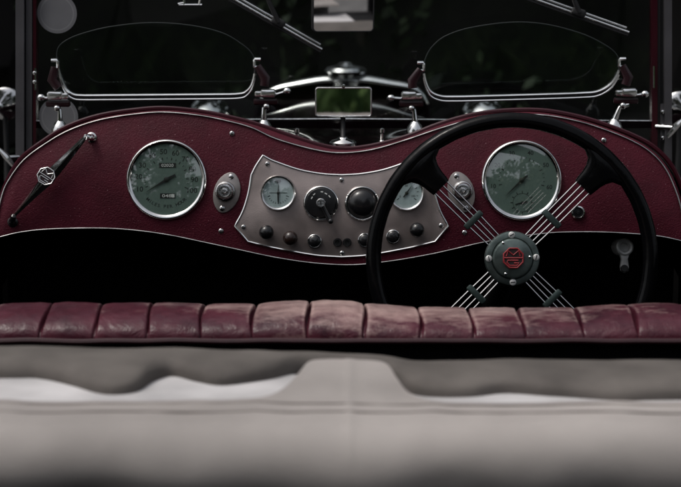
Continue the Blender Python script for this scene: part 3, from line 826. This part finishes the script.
def draw_tach(g, c):
    g.mat(ink_m)
    for t, a in zip(('10', '20', '30', '40', '50', '60'), (192, 148, 110, 72, 32, -14)):
        g.text(t, 6.0, polar(c, a, 28.6), 0, 1.0)
    ticks(g, c, 192, -14, 20, 21.6, 23.2, .5, 4, 20.2)
    q = c + Vector((.6, -22.5, 0)) + Vector((0, 0, .02))
    ticks(g, q, 0, 330, 11, 9.4, 11.8, .75)
    for k in range(24): g.box(polar(q, k * 15, 9.2), (.35, 2.5, .05), Matrix.Rotation(R(k * 15), 4, 'Z'))
    g.box(polar(q, 195, 3.4) + Vector((0, 0, .3)), (7.4, 1.1, .2), Matrix.Rotation(R(195), 4, 'Z')); g.box(polar(q, 12, 2.6) + Vector((0, 0, .3)), (5.2, 1.5, .2), Matrix.Rotation(R(12), 4, 'Z'))
    g.lathe([(1.4, 0), (1.4, .5), (0, .6)], 14, q)
GH = 1.0
gauge('speedometer', 166.6, 179.6, 40.3, dial_m, draw_speedo, pointer((-21.3, -13), (9, 4.6), 1.5, 2.7), GH, 'large green-grey speedometer reading miles per hour')
gauge('tachometer', 521.5, 180.2, 40.3, dial_m, draw_tach, pointer((-17.3, -16.8), (5.8, 4.6), 1.3, 2.5), GH, 'large green-grey dial with a small clock set in its lower half')
# grey-brown instrument panel
L = [(263, 155.5), (269, 159), (276, 162), (299, 169.8), (322, 174), (341.5, 175.2)]
Ls = [(263, 155.5), (256, 166), (251.5, 175), (248.5, 193), (243, 211), (235, 226)]
Lb = [(235, 226), (248, 241.5), (262, 245), (276, 248.2), (314, 255), (341.5, 257)]
def mir(p): return (683 - p[0], p[1])
topc = spline(L, 4) + [Vector(mir(p)) for p in reversed(spline(L, 4)[:-1])]
lef = spline([Ls[0], Ls[1], Ls[2]], 3)[:-1] + spline(Ls[2:], 4)
botc = [Vector(Lb[0])] + spline(Lb[1:], 4) + [Vector(mir(p)) for p in reversed(([Vector(Lb[0])] + spline(Lb[1:], 4))[:-1])]
rig = [Vector(mir(p)) for p in lef]
loop = lef + botc[1:-1] + list(reversed(rig)) + list(reversed(topc))[1:-1]
g = MB(S); lp = [d2(*p) for p in loop]
g.prism(lp, -.5, 2.2, .5); ip = g.build('instrument_panel', plate_m, dash, sharp=30)
g = MB(S); g.tube([Vector((*q, 2.0)) for q in lp], 1.15, 8, closed=True); g.build('panel_rim', bright_m, ip)
for px, py in ((267.5, 164), (341.5, 180), (243.5, 227), (342, 253), (441, 225.5), (415.5, 164)): screw(px, py, 2.5, ip, 2.2, a=rnd.uniform(0, 3))
def draw_amm(g, c):
    g.mat(ink_m); ticks(g, c, 200, 340, 10, 9.5, 11.2, .45, 5, 8.5)
    g.box(c + Vector((0, 0, .02)), (18, .5, .08)); g.prism([(-2.8, 11.6), (0, 9.4), (2.8, 11.6), (2.2, 13.2), (-2.2, 13.2)], 0, .5, 0, Matrix.Translation(c))
def draw_oil(g, c):
    g.mat(ink_m); ticks(g, c, 215, -35, 12, 10.2, 12.0, .45, 3, 9.0)
    for t, a in zip(('0', '50', '100'), (208, 92, -25)): g.text(t, 3.0, polar(c, a, 7.4))
gauge('ammeter', 278.3, 193, 17.8, dial2_m, draw_amm, pointer((.2, 10.5), (0, -9.5), .8, 1.5), .9, 'small pale blue ammeter with upright needle', 2.2, 15.0)
gauge('oil_gauge', 406.5, 193.2, 17.8, dial2_m, draw_oil, pointer((5.8, 8.6), (-3.2, -4.2), .9, 1.7), .9, 'small pale blue dial partly behind the steering wheel rim', 2.2, 15.0)
# light and ignition switch
c = dz(321, 203.2, 2.2); g = MB(S)
g.mat(bake_m).lathe([(15.6, -1), (15.6, 3.2), (14.4, 4.4), (8, 5.0), (0, 5.0)], 48, c)
g.mat(white_m)
for a, r_ in ((150, 10.4), (128, 11), (62, 10.6), (38, 10.8), (85, 11.2)): g.box(polar(c, a, r_) + Vector((0, 0, 4.95)), (2.6, .9, .12), Matrix.Rotation(R(a + 90), 4, 'Z'))
sw = g.build('ignition_switch', None, dash)
g = MB(S); g.lathe([(17.6, -1), (17.8, 1.5), (17.2, 3.0), (16.3, 3.6), (15.5, 3.0)], 64, c); g.build('bezel', chrome_m, sw)
g = MB(S); a = -62; dd = Vector((math.cos(R(a)), math.sin(R(a)), 0)); nn = Vector((-dd.y, dd.x, 0)); q = c + Vector((0, 0, 7))
g.tube([q, q + dd * 8, q + dd * 16, q + dd * 20.5], [2.6, 2.2, 2.3, 3.0], 12, flat=((0, 0, 1), .8)); g.ball(q + dd * 20.5, 2.9, 14); g.build('lever', bake_m, sw)
g = MB(S); g.mat(chrome2_m).lathe([(4.6, 4.5), (4.6, 9.0), (3.8, 9.9), (0, 9.9)], 28, c); g.mat(ink_m).box(c + Vector((0, 0, 9.95)), (1.1, 4.2, .3)); g.build('key_barrel', None, sw)
# horn push
c = dz(362.2, 203.4, 2.2); g = MB(S)
g.lathe([(14.6, 0), (14.6, 3.5), (14.0, 6.0), (12.0, 8.8), (8.5, 10.8), (4, 11.9), (0, 12.2)], 48, c); ho = g.build('horn_button', bake_m, dash)
g = MB(S); g.lathe([(17.6, -1), (17.8, 1.2), (17.4, 2.6), (16.2, 3.6), (15.0, 3.2), (14.5, 2.0)], 64, c)
for a in (30, 150, 270): g.ball(polar(c, a, 16.2) + Vector((0, 0, 3.2)), 1.1, 10)
g.build('bezel', chrome_m, ho)
# pull knobs along the panel's lower edge
def knob(px, py, r, m, ring=False):
    c = dz(px, py, 2.2); g = MB(S)
    if ring: g.lathe([(r * .78, 0), (r * .78, 5), (r * .6, 6.2), (0, 6.6)], 24, c)
    else: g.lathe([(r * .45, -1), (r * .45, 4), (r * .8, 5), (r, 7.5), (r * .98, 9.5), (r * .88, 11.8), (r * .68, 13.6), (r * .38, 14.9), (0, 15.4)], 28, c)
    o = g.build('knob', m, dash)
    g = MB(S)
    if ring: g.lathe([(r, -1), (r, 3), (r * .97, 4.4), (r * .88, 5.0), (r * .80, 4.6), (r * .76, 3)], 32, c)
    else: g.lathe([(r * .75, -1), (r * .75, 1.5), (r * .6, 2.2), (r * .42, 2.2)], 24, c)
    g.build('collar', chrome2_m, o)
    return o
k0 = knob(266.8, 232.3, 7.4, bake_m)
knob(290.6, 238.2, 7.4, brown_m)['label'] = 'dark brown knob'
k2 = knob(314.6, 241.2, 7.2, bake_m, True)
clone(k2, dash, (dz(364.8, 240.2) - dz(314.6, 241.2)) * S)
clone(k2, dash, (dz(393, 236.7) - dz(314.6, 241.2)) * S)
clone(k0, dash, (dz(416.6, 230) - dz(266.8, 232.3)) * S)
c = dz(337.5, 242.3, 2.2); g = MB(S); g.lathe([(4.4, -1), (4.4, 1.6), (3.8, 2.4), (2.2, 2.4), (1.8, 1.6), (1.8, .4), (0, .4)], 24, c)
so_ = g.build('socket', bake_m, dash); clone(so_, dash, Vector((9.6, 0, 0)) * S)
# panel lamps on pointed oval plates
def lamp(px, py, tilt, tag_):
    pl = []
    for i in range(28):
        a = 2 * math.pi * i / 28; x = 13.2 * math.cos(a); y = 21.0 * math.sin(a)
        x *= (1 - .16 * abs(math.sin(a)) ** 3)
        pl.append((x, y))
    T = Matrix.Translation(dz(px, py, 0)) @ Matrix.Rotation(tilt, 4, 'Z')
    g = MB(S); g.prism(pl, -.5, 1.8, .7, T); o = g.build('panel_lamp', lampplate_m, dash, sharp=30)
    g = MB(S); c = dz(px - 1.4 * (1 if tilt < 0 else -1) * 1, py - 1, 0)
    g.lathe([(10.2, 1.0), (10.4, 3), (9.6, 5), (8.6, 5.4), (8.2, 7), (8.2, 10.5), (7.2, 12), (5.4, 12.2), (5.0, 11.2), (3.4, 11.2), (3.0, 12.0), (1.6, 12.2), (1.2, 11.4), (0, 11.4)], 36, c); g.build('lamp_cap', chrome2_m, o)
    for sgn in (1, -1):
        v = T @ Vector((0, 16.4 * sgn, 0)); gx = MB(S)
        gx.mat(chrome2_m).lathe([(2.6, .5), (2.6, 2.2), (1.6, 3.0), (0, 3.1)], 16, (v.x, v.y, 0)); gx.mat(ink_m).box((v.x, v.y, 3.1), (3.2, .6, .25), Matrix.Rotation(rnd.uniform(0, 3), 4, 'Z')); gx.build('screw', None, o)
lamp(226.8, 192.6, -R(16), 0)
lamp(461, 192, R(16), 0)
# bright ring socket right of the rev counter
c = dz(577.8, 212.6); g = MB(S); g.lathe([(7.4, -1), (7.4, 1.6), (6.6, 3.2), (5.4, 3.4), (4.8, 2.6), (4.6, .6)], 36, c); rs = g.build('switch_ring', chrome_m, dash)
g = MB(S); g.lathe([(4.6, -.5), (4.6, .8), (2.2, 1.0), (1.8, 2.2), (0, 2.4)], 24, c); g.build('push_button', bake_m, rs)
# grab handle with octagonal badge
A = dz(15.5, 216, 9); B = dz(87, 137.5, 9); d = (B - A); Ld = d.length; d.normalize(); nn = Vector((-d.y, d.x, 0))
g = MB(S); mid = dz(48.6, 176.7, 9); tm = (mid - A).dot(d) / Ld
secs = [(0, 1.6, 1.6), (.06, 2.1, 2), (tm * .5, 3.6, 3), (tm * .85, 5.6, 4), (tm, 6.3, 4.2), (tm + .12, 5.4, 4), (tm + .3, 4.0, 3.2), (.94, 2.6, 2.2), (1, 2.0, 1.8)]
vs = []; fs = []
for t_, w, h in secs:
    p = A + d * (Ld * t_)
    for x, z in ((1, -.35), (.55, .35), (.12, 1), (-.12, 1), (-.55, .35), (-1, -.35), (-.5, -.9), (.5, -.9)): vs.append(p + nn * (w * x) + Vector((0, 0, h * z)))
for i in range(len(secs) - 1):
    for k in range(8): fs.append((i * 8 + k, (i + 1) * 8 + k, (i + 1) * 8 + (k + 1) % 8, i * 8 + (k + 1) % 8))
fs.append(tuple(range(8))); fs.append(tuple(reversed(range(len(vs) - 8, len(vs)))))
g.add(vs, fs); gh = g.build('grab_handle', chrome_m, dash, sharp=20); gh['label'] = 'tapered chrome grab handle with octagonal badge'
for p, q in ((A, dz(12.8, 222, 0)), (B, dz(91.5, 137.5, 0))):
    g = MB(S); g.tube([q + Vector((0, 0, -1)), q + Vector((0, 0, 5)), p + Vector((0, 0, .5)), p + (p - q).normalized() * .3], [4.2, 3.4, 2.8, 2.0], 12); g.ball(q + Vector((0, 0, 5)), 3.3, 12); g.lathe([(5.4, -.5), (5.2, 1), (3.6, 1.8), (0, 1.8)], 20, q)
    g.build('boss', chrome_m if p is B else bake_m, gh)
def octagon(r, a0=22.5): return [(r * math.cos(R(a0 + 45 * k)), r * math.sin(R(a0 + 45 * k))) for k in range(8)]
def badge(g, c, r, ground, ink, z0, z1, frame_w, rot=0):
    """octagonal badge: frame, bar across, M above and G below"""
    T = Matrix.Translation(c) @ Matrix.Rotation(rot, 4, 'Z')
    g.mat(ground).prism(octagon(r), z0, z1, 0, T)
    g.mat(ink)
    oc = octagon(r * .94)
    g.tube([T @ Vector((x, y, z1)) for x, y in oc], frame_w, 6, closed=True)
    w = frame_w * .85
    def st(pts):
        g.tube([T @ Vector((x * r, y * r, z1 + w * .2)) for x, y in pts], w, 6)
    st([(-.84, 0), (.84, 0)])
    st([(-.62, .16), (-.48, .66), (0, .26), (.48, .66), (.62, .16)])
    st([(.44, -.22), (-.50, -.22), (-.56, -.40), (-.36, -.68), (.34, -.68), (.50, -.46), (.06, -.46)])
g = MB(S); badge(g, mid + Vector((0, 0, 2)), 9.4, badge_m, chrome_m, -2, 3.6, .62, math.atan2(d.y, d.x) - R(90) + R(10)); g.build('octagon_badge', None, gh, sharp=30)

# ================================================================== steering wheel
DW = 2.55; SW = K * DW
wh = thing('steering_wheel', 'black rimmed steering wheel with wire spokes and red octagon badge on green hub', 'steering wheel', M=frame(512, 258.5, DW))
g = MB(SW); n = 120; RR = 138.5
g.tube([Vector((RR * math.cos(2 * math.pi * i / n), RR * math.sin(2 * math.pi * i / n), 0)) for i in range(n)], [7.7 + .12 * math.sin(i * 2 * math.pi / n * 40) for i in range(n)], 16, closed=True)
g.build('rim', rim_m, wh)
for a in (45, 135, 225, 315):
    e = Vector((math.cos(R(a)), math.sin(R(a)), 0)); q = Vector((-e.y, e.x, 0))
    g = MB(SW)
    for k in range(4):
        o_ = (k - 1.5)
        g.tube([e * 20 + q * o_ * 4.6 + Vector((0, 0, -1)), e * 56 + q * o_ * 5.3, e * 112 + q * o_ * 5.6], .82, 8)
    sp = g.build('spoke', steel_m, wh)
    g = MB(SW); Rm = Matrix.Rotation(R(a), 4, 'Z'); r_ = {45: 56, 135: 54.5, 225: 50.5, 315: 57}[a]
    g.box(e * r_ + Vector((0, 0, .2)), (6.6, 23, 4.6), Rm, 1.2); g.build('clamp', clamp_m, sp)
    # moulded boss where the wires enter the rim
    g = MB(SW)
    stn = [(100, 10.6, 4.6), (104, 11.4, 5.4), (112, 12.2, 5.8), (119, 14.0, 6.2), (125, 17.5, 6.6), (130, 24, 6.9), (134, 31, 6.6), (138, 33, 5)]
    vs = []; fs = []; N = 20
    for r0, hw, ht in stn:
        for k in range(N):
            an = 2 * math.pi * k / N; cx, sx = math.cos(an), math.sin(an)
            lat = hw * (abs(cx) ** .6) * (1 if cx > 0 else -1); zz = ht * (abs(sx) ** .75) * (1 if sx > 0 else -1)
            rr = math.sqrt(max(1, r0 * r0 - lat * lat)) if r0 > 126 else r0
            vs.append(e * rr + q * lat + Vector((0, 0, zz)))
    for i in range(len(stn) - 1):
        for k in range(N): fs.append((i * N + k, i * N + (k + 1) % N, (i + 1) * N + (k + 1) % N, (i + 1) * N + k))
    fs.append(tuple(reversed(range(N))))
    g.add(vs, fs); g.build('spoke_boss', rim_m, sp, sharp=50)
g = MB(SW)
g.lathe([(25.5, -9), (27.2, -7), (27.4, 2.5), (26.6, 4.0), (24.6, 4.8), (21.2, 4.9), (20.4, 4.0), (20.2, 5.6), (19.4, 7.4), (17.6, 8.3), (0, 8.8)], 72)
hb = g.build('hub', hub_m, wh)
for k, a in enumerate((92, 180, 3, 271)):
    c = Vector((23.6 * math.cos(R(a)), 23.6 * math.sin(R(a)), 4.6)); g = MB(SW)
    g.mat(alu_m).lathe([(3.3, -1), (3.3, .9), (2.6, 1.5), (0, 1.7)], 18, c); g.mat(ink_m).box(c + Vector((0, 0, 1.65)), (4.8, .9, .4), Matrix.Rotation((.5, 1.8, 1.3, .1)[k], 4, 'Z')); g.build('screw', None, hb)
for x, y in ((-9.6, 15.6), (17.0, 1.6), (-7.2, -15.2)):
    g = MB(SW); g.lathe([(1.4, -1), (1.3, .5), (.7, 1.0), (0, 1.1)], 12, (x, y, 8.2)); g.build('pin', chrome_m, hb)
g = MB(SW); badge(g, Vector((.4, .6, 8.4)), 11.0, badge_m, red_m, -.4, .9, 1.0); g.build('octagon_badge', None, hb, sharp=30)
g = MB(SW); a_ = Vector((0, 0, -6)); e_ = Vector((-4, -95, -330)); g.tube([a_, a_ * .5 + e_ * .5, e_], [13, 12, 12], 20); g.build('column', black_m, wh)

# ================================================================== bench seat back
seat = thing('bench_seat', 'worn maroon leather bench seat back with a pleated top roll', 'seat', (0, 2.12, .3))
topf = sinterp([(-140, 309), (0, 306), (60, 305), (110, 306), (150, 305), (200, 307), (255, 306), (290, 303.5), (320, 302.5), (350, 303.5), (390, 308.5), (450, 311), (520, 311.5), (580, 311), (640, 307), (681, 306), (830, 308)])
seams = [-66, -13, 42, 95, 147, 200, 252, 308, 365, 421, 473, 524, 583, 638, 694, 750]
DS = 2.16                                     # roll axis
def seat_pt(u, v):
    px = -100 + 880 * u
    zt = pt(340, topf(px), DS).z             # crest height
    zb = pt(340, 343, DS - .064).z
    hh = (zt - zb)
    i = max(k for k in range(len(seams)) if seams[k] <= px) if px >= seams[0] else 0
    a, b = seams[i], seams[min(i + 1, len(seams) - 1)]
    t = (px - a) / max(1e-6, b - a); t = min(1, max(0, t))
    e = min(t, 1 - t) * (b - a)               # pixels from the nearest seam
    puff = 1 - math.exp(-(e / 1.25) ** 2) * .30 - math.exp(-e / 5) * .06 - .03 * (1 - math.sin(math.pi * t) ** .5)
    ang = math.pi * (1.02 - 1.12 * v)         # from the rear edge over the crest to the front
    x = (px - 340.5) * K * (DS - .05)
    wob = noise.noise(Vector((px * .03, v * 3, 4)))
    wr = noise.noise(Vector((px * .11 + v * 3, v * 6, 9))) * .02 * (1 + 1.4 * math.exp(-e / 6))
    rr = puff + .03 * wob + wr
    sn = math.sin(max(0, ang)) if ang > 0 else math.sin(ang)
    y = .066 * math.cos(ang)
    lean = -.002 * math.sin(v * 9 + i)        # the seam wanders a little
    return Vector((x + lean * math.exp(-e / 8), 2.16 * math.cos(PITCH) - .012 + y * (0.9 + .1 * rr), zb + hh * (.06 + .94 * (abs(sn) ** .8) * (1 if sn > 0 else -1) * rr)))
NU, NV = 1500, 44
g = MB(); g.grid(seat_pt, NU, NV)
ro = g.build('top_roll', leather_m, seat, sharp=80)
wa = ro.data.attributes.new('wear', 'FLOAT', 'POINT')
vals = []
for j in range(NV + 1):
    for i in range(NU + 1):
        px = -100 + 880 * i / NU; v = j / NV
        w = -.10 + .24 * math.exp(-((px - 345) / 130) ** 2) + .16 * math.exp(-((px - 560) / 130) ** 2) + .05 * math.exp(-((px - 230) / 60) ** 2)
        e = min(abs(px - q) for q in seams); w += .07 * math.exp(-((e - 3.6) / 1.8) ** 2) - .35 * math.exp(-(e / 1.5) ** 2) + .10 * math.exp(-((px - 325) / 55) ** 2)
        vals.append(w - .17 + .26 * min(1, v / .45) ** 1.3)
wa.data.foreach_set('value', vals)
g = MB(); zp = pt(340, 342.6, DS - .069).z
g.tube([Vector(((px - 340.5) * K * 2.07, DS * math.cos(PITCH) - .081, zp + .0016 * noise.noise(Vector((px * .02, 0, 0))) - .0004 * 0)) for px in range(-100, 790, 6)], .0036, 8)
g.build('piping', leatherd_m, seat)
g = MB(); g.box((0, DS * math.cos(PITCH) - .012, zp - .30), (1.08, .12, .585)); g.build('back_board', carpet_m, seat)

# ================================================================== folded canvas top
hood = thing('folded_canvas_top', 'folded beige canvas car top lying behind the seat, nearest the camera', 'canvas top', (0, 1.5, .86))
def zt(py, d): return pt(340, py, d).z
# main cover: flat on top, rolling over at the tail, with a tongue running forward in the middle
topc = sinterp([(-160, 399), (0, 399), (150, 400), (220, 400), (258, 397), (280, 388), (296, 373), (306, 361), (318, 357.5), (345, 357.5), (375, 357.5), (390, 361), (400, 375), (412, 388), (434, 397), (470, 401), (560, 402), (681, 402), (840, 402)], 10)
stn = [(357, .944), (372, .9435), (385, .942), (396, .9395), (402, .9375), (412, .9372), (422, .9365)]
def st_z(py):
    for (a, b), (c, d) in zip(stn, stn[1:]):
        if py <= c: return b + (d - b) * (max(py, a) - a) / (c - a)
    return stn[-1][1]
RHO, PHI = .035, 132.0                     # the tail rolls under
def cover(u, v):
    px = -120 + 920 * u
    t0 = topc(px); VB = .58
    dzz = fw = 0
    if v < .08: py = t0; dzz = -.006 * (1 - v / .08); fw = .004 * (1 - v / .08)
    else: py = t0 + (422 - t0) * min(1, (v - .08) / (VB - .08))
    p = at_z(px, py, st_z(py))
    p.x = (px - 340.5) * K * (1.46 + .18 * max(0, (402 - py)) / 45)
    w = noise.noise(Vector((px * .011, py * .03, 2))) * .0022 + noise.noise(Vector((px * .004, py * .012, 5))) * .003
    w += .0010 * math.exp(-((px - 350) / 5) ** 2) + .0011 * noise.noise(Vector((px * .007, py * .11, 3))) + .0008 * noise.noise(Vector((px * .03, py * .05, 11)))
    if v > VB:
        t = (v - VB) / (1 - VB); a = R(PHI * t)
        rr = RHO * (1 + .22 * noise.noise(Vector((px * .007, t * 1.2, 8))))
        p.y -= rr * math.sin(a); p.z -= rr * (1 - math.cos(a)) - .0015 * t * noise.noise(Vector((px * .03, t * 3, 1)))
    return p + Vector((0, fw, dzz + w))
g = MB(); g.grid(cover, 240, 70); g.build('cover', canvas_m, hood, sharp=80)
for dy in (3.5, 12):
    g = MB(); P = []
    for i in range(180):
        px = -118 + 916 * i / 179; t0 = topc(px) + dy
        py = max(t0, 399.5 + dy - 2 + .5 * (interp([(200, 0), (300, 3.5), (380, 3.5), (480, 2)], px)))
        z = st_z(py); p = at_z(px, py, z); p.x = (px - 340.5) * K * 1.46
        w = noise.noise(Vector((px * .011, py * .03, 2))) * .0022 + noise.noise(Vector((px * .004, py * .012, 5))) * .003
        P.append(p + Vector((0, 0, w + .0002)))
    g.tube(P, .0019, 6, flat=((0, 0, 1), .5)); g.build('seam', thread_m, hood)
g = MB()
def shade_sheet(u, v):
    p = cover(u, 1.0); z0 = p.z
    return Vector((p.x, p.y + .004 - .004 * v, z0 + .002 - .20 * v))
g.grid(shade_sheet, 160, 12); g.build('tail_shade_sheet', carpet_m, hood, sharp=80)  # added black sheet standing in for the dark fade below the cover
crest = sinterp([(-140, 349.5), (0, 350), (90, 350.5), (150, 352), (210, 353), (260, 355), (300, 358), (345, 360), (390, 363), (430, 364), (520, 363), (600, 363), (681, 363), (830, 363)], 8)
def roll_z(px):
    zt_ = at(340, crest(px), 1.70).z
    return zt_ - .017, zt_
# pale lining lying under the roll
def lin(u, v):
    px = -120 + 920 * u; y = 1.50 + .21 * v
    z = roll_z(px)[0] - .003 + .001 * noise.noise(Vector((px * .012, v * 1.5, 3)))
    return Vector(((px - 340.5) * K * 1.55, y, z))
g = MB(); g.grid(lin, 120, 14); g.build('lining', lining_m, hood)
# the rolled canvas, its lower edge sagging in scallops
foot = sinterp([(-140, 376), (0, 375), (30, 376.5), (60, 383), (85, 390), (105, 392), (128, 389), (145, 379), (165, 373.5), (190, 379), (215, 383), (245, 380), (270, 376), (300, 370), (345, 372), (390, 378), (415, 391), (445, 394.5), (480, 394), (515, 390), (560, 393), (600, 396), (640, 398), (681, 397), (830, 395)], 8)
def roll(u, v):
    px = -120 + 920 * u; zl, ztop = roll_z(px)
    f = at_z(px, foot(px), zl); c = crest(px)
    yb = 1.70
    ang = math.pi * (1.08 - 1.0 * v)
    cy = (f.y + yb + .05) / 2; ry = (yb + .05 - f.y) / 2
    y = cy + ry * math.cos(ang) * (abs(math.cos(ang)) ** -.25 if abs(math.cos(ang)) > .02 else 1)
    sn = math.sin(ang)
    z = zl - .002 + (ztop - zl) * (abs(sn) ** .62) * (1 if sn > 0 else -1)
    z += (.0026 * noise.noise(Vector((px * .02, v * 4, 6))) * .6) * (1 if 0.1 < v < .9 else .3)
    return Vector(((px - 340.5) * K * (y / .985 - .05), y, z))
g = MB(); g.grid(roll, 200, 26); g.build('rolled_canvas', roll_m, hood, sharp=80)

# folded hood sticks and a strap lying ahead of the roll
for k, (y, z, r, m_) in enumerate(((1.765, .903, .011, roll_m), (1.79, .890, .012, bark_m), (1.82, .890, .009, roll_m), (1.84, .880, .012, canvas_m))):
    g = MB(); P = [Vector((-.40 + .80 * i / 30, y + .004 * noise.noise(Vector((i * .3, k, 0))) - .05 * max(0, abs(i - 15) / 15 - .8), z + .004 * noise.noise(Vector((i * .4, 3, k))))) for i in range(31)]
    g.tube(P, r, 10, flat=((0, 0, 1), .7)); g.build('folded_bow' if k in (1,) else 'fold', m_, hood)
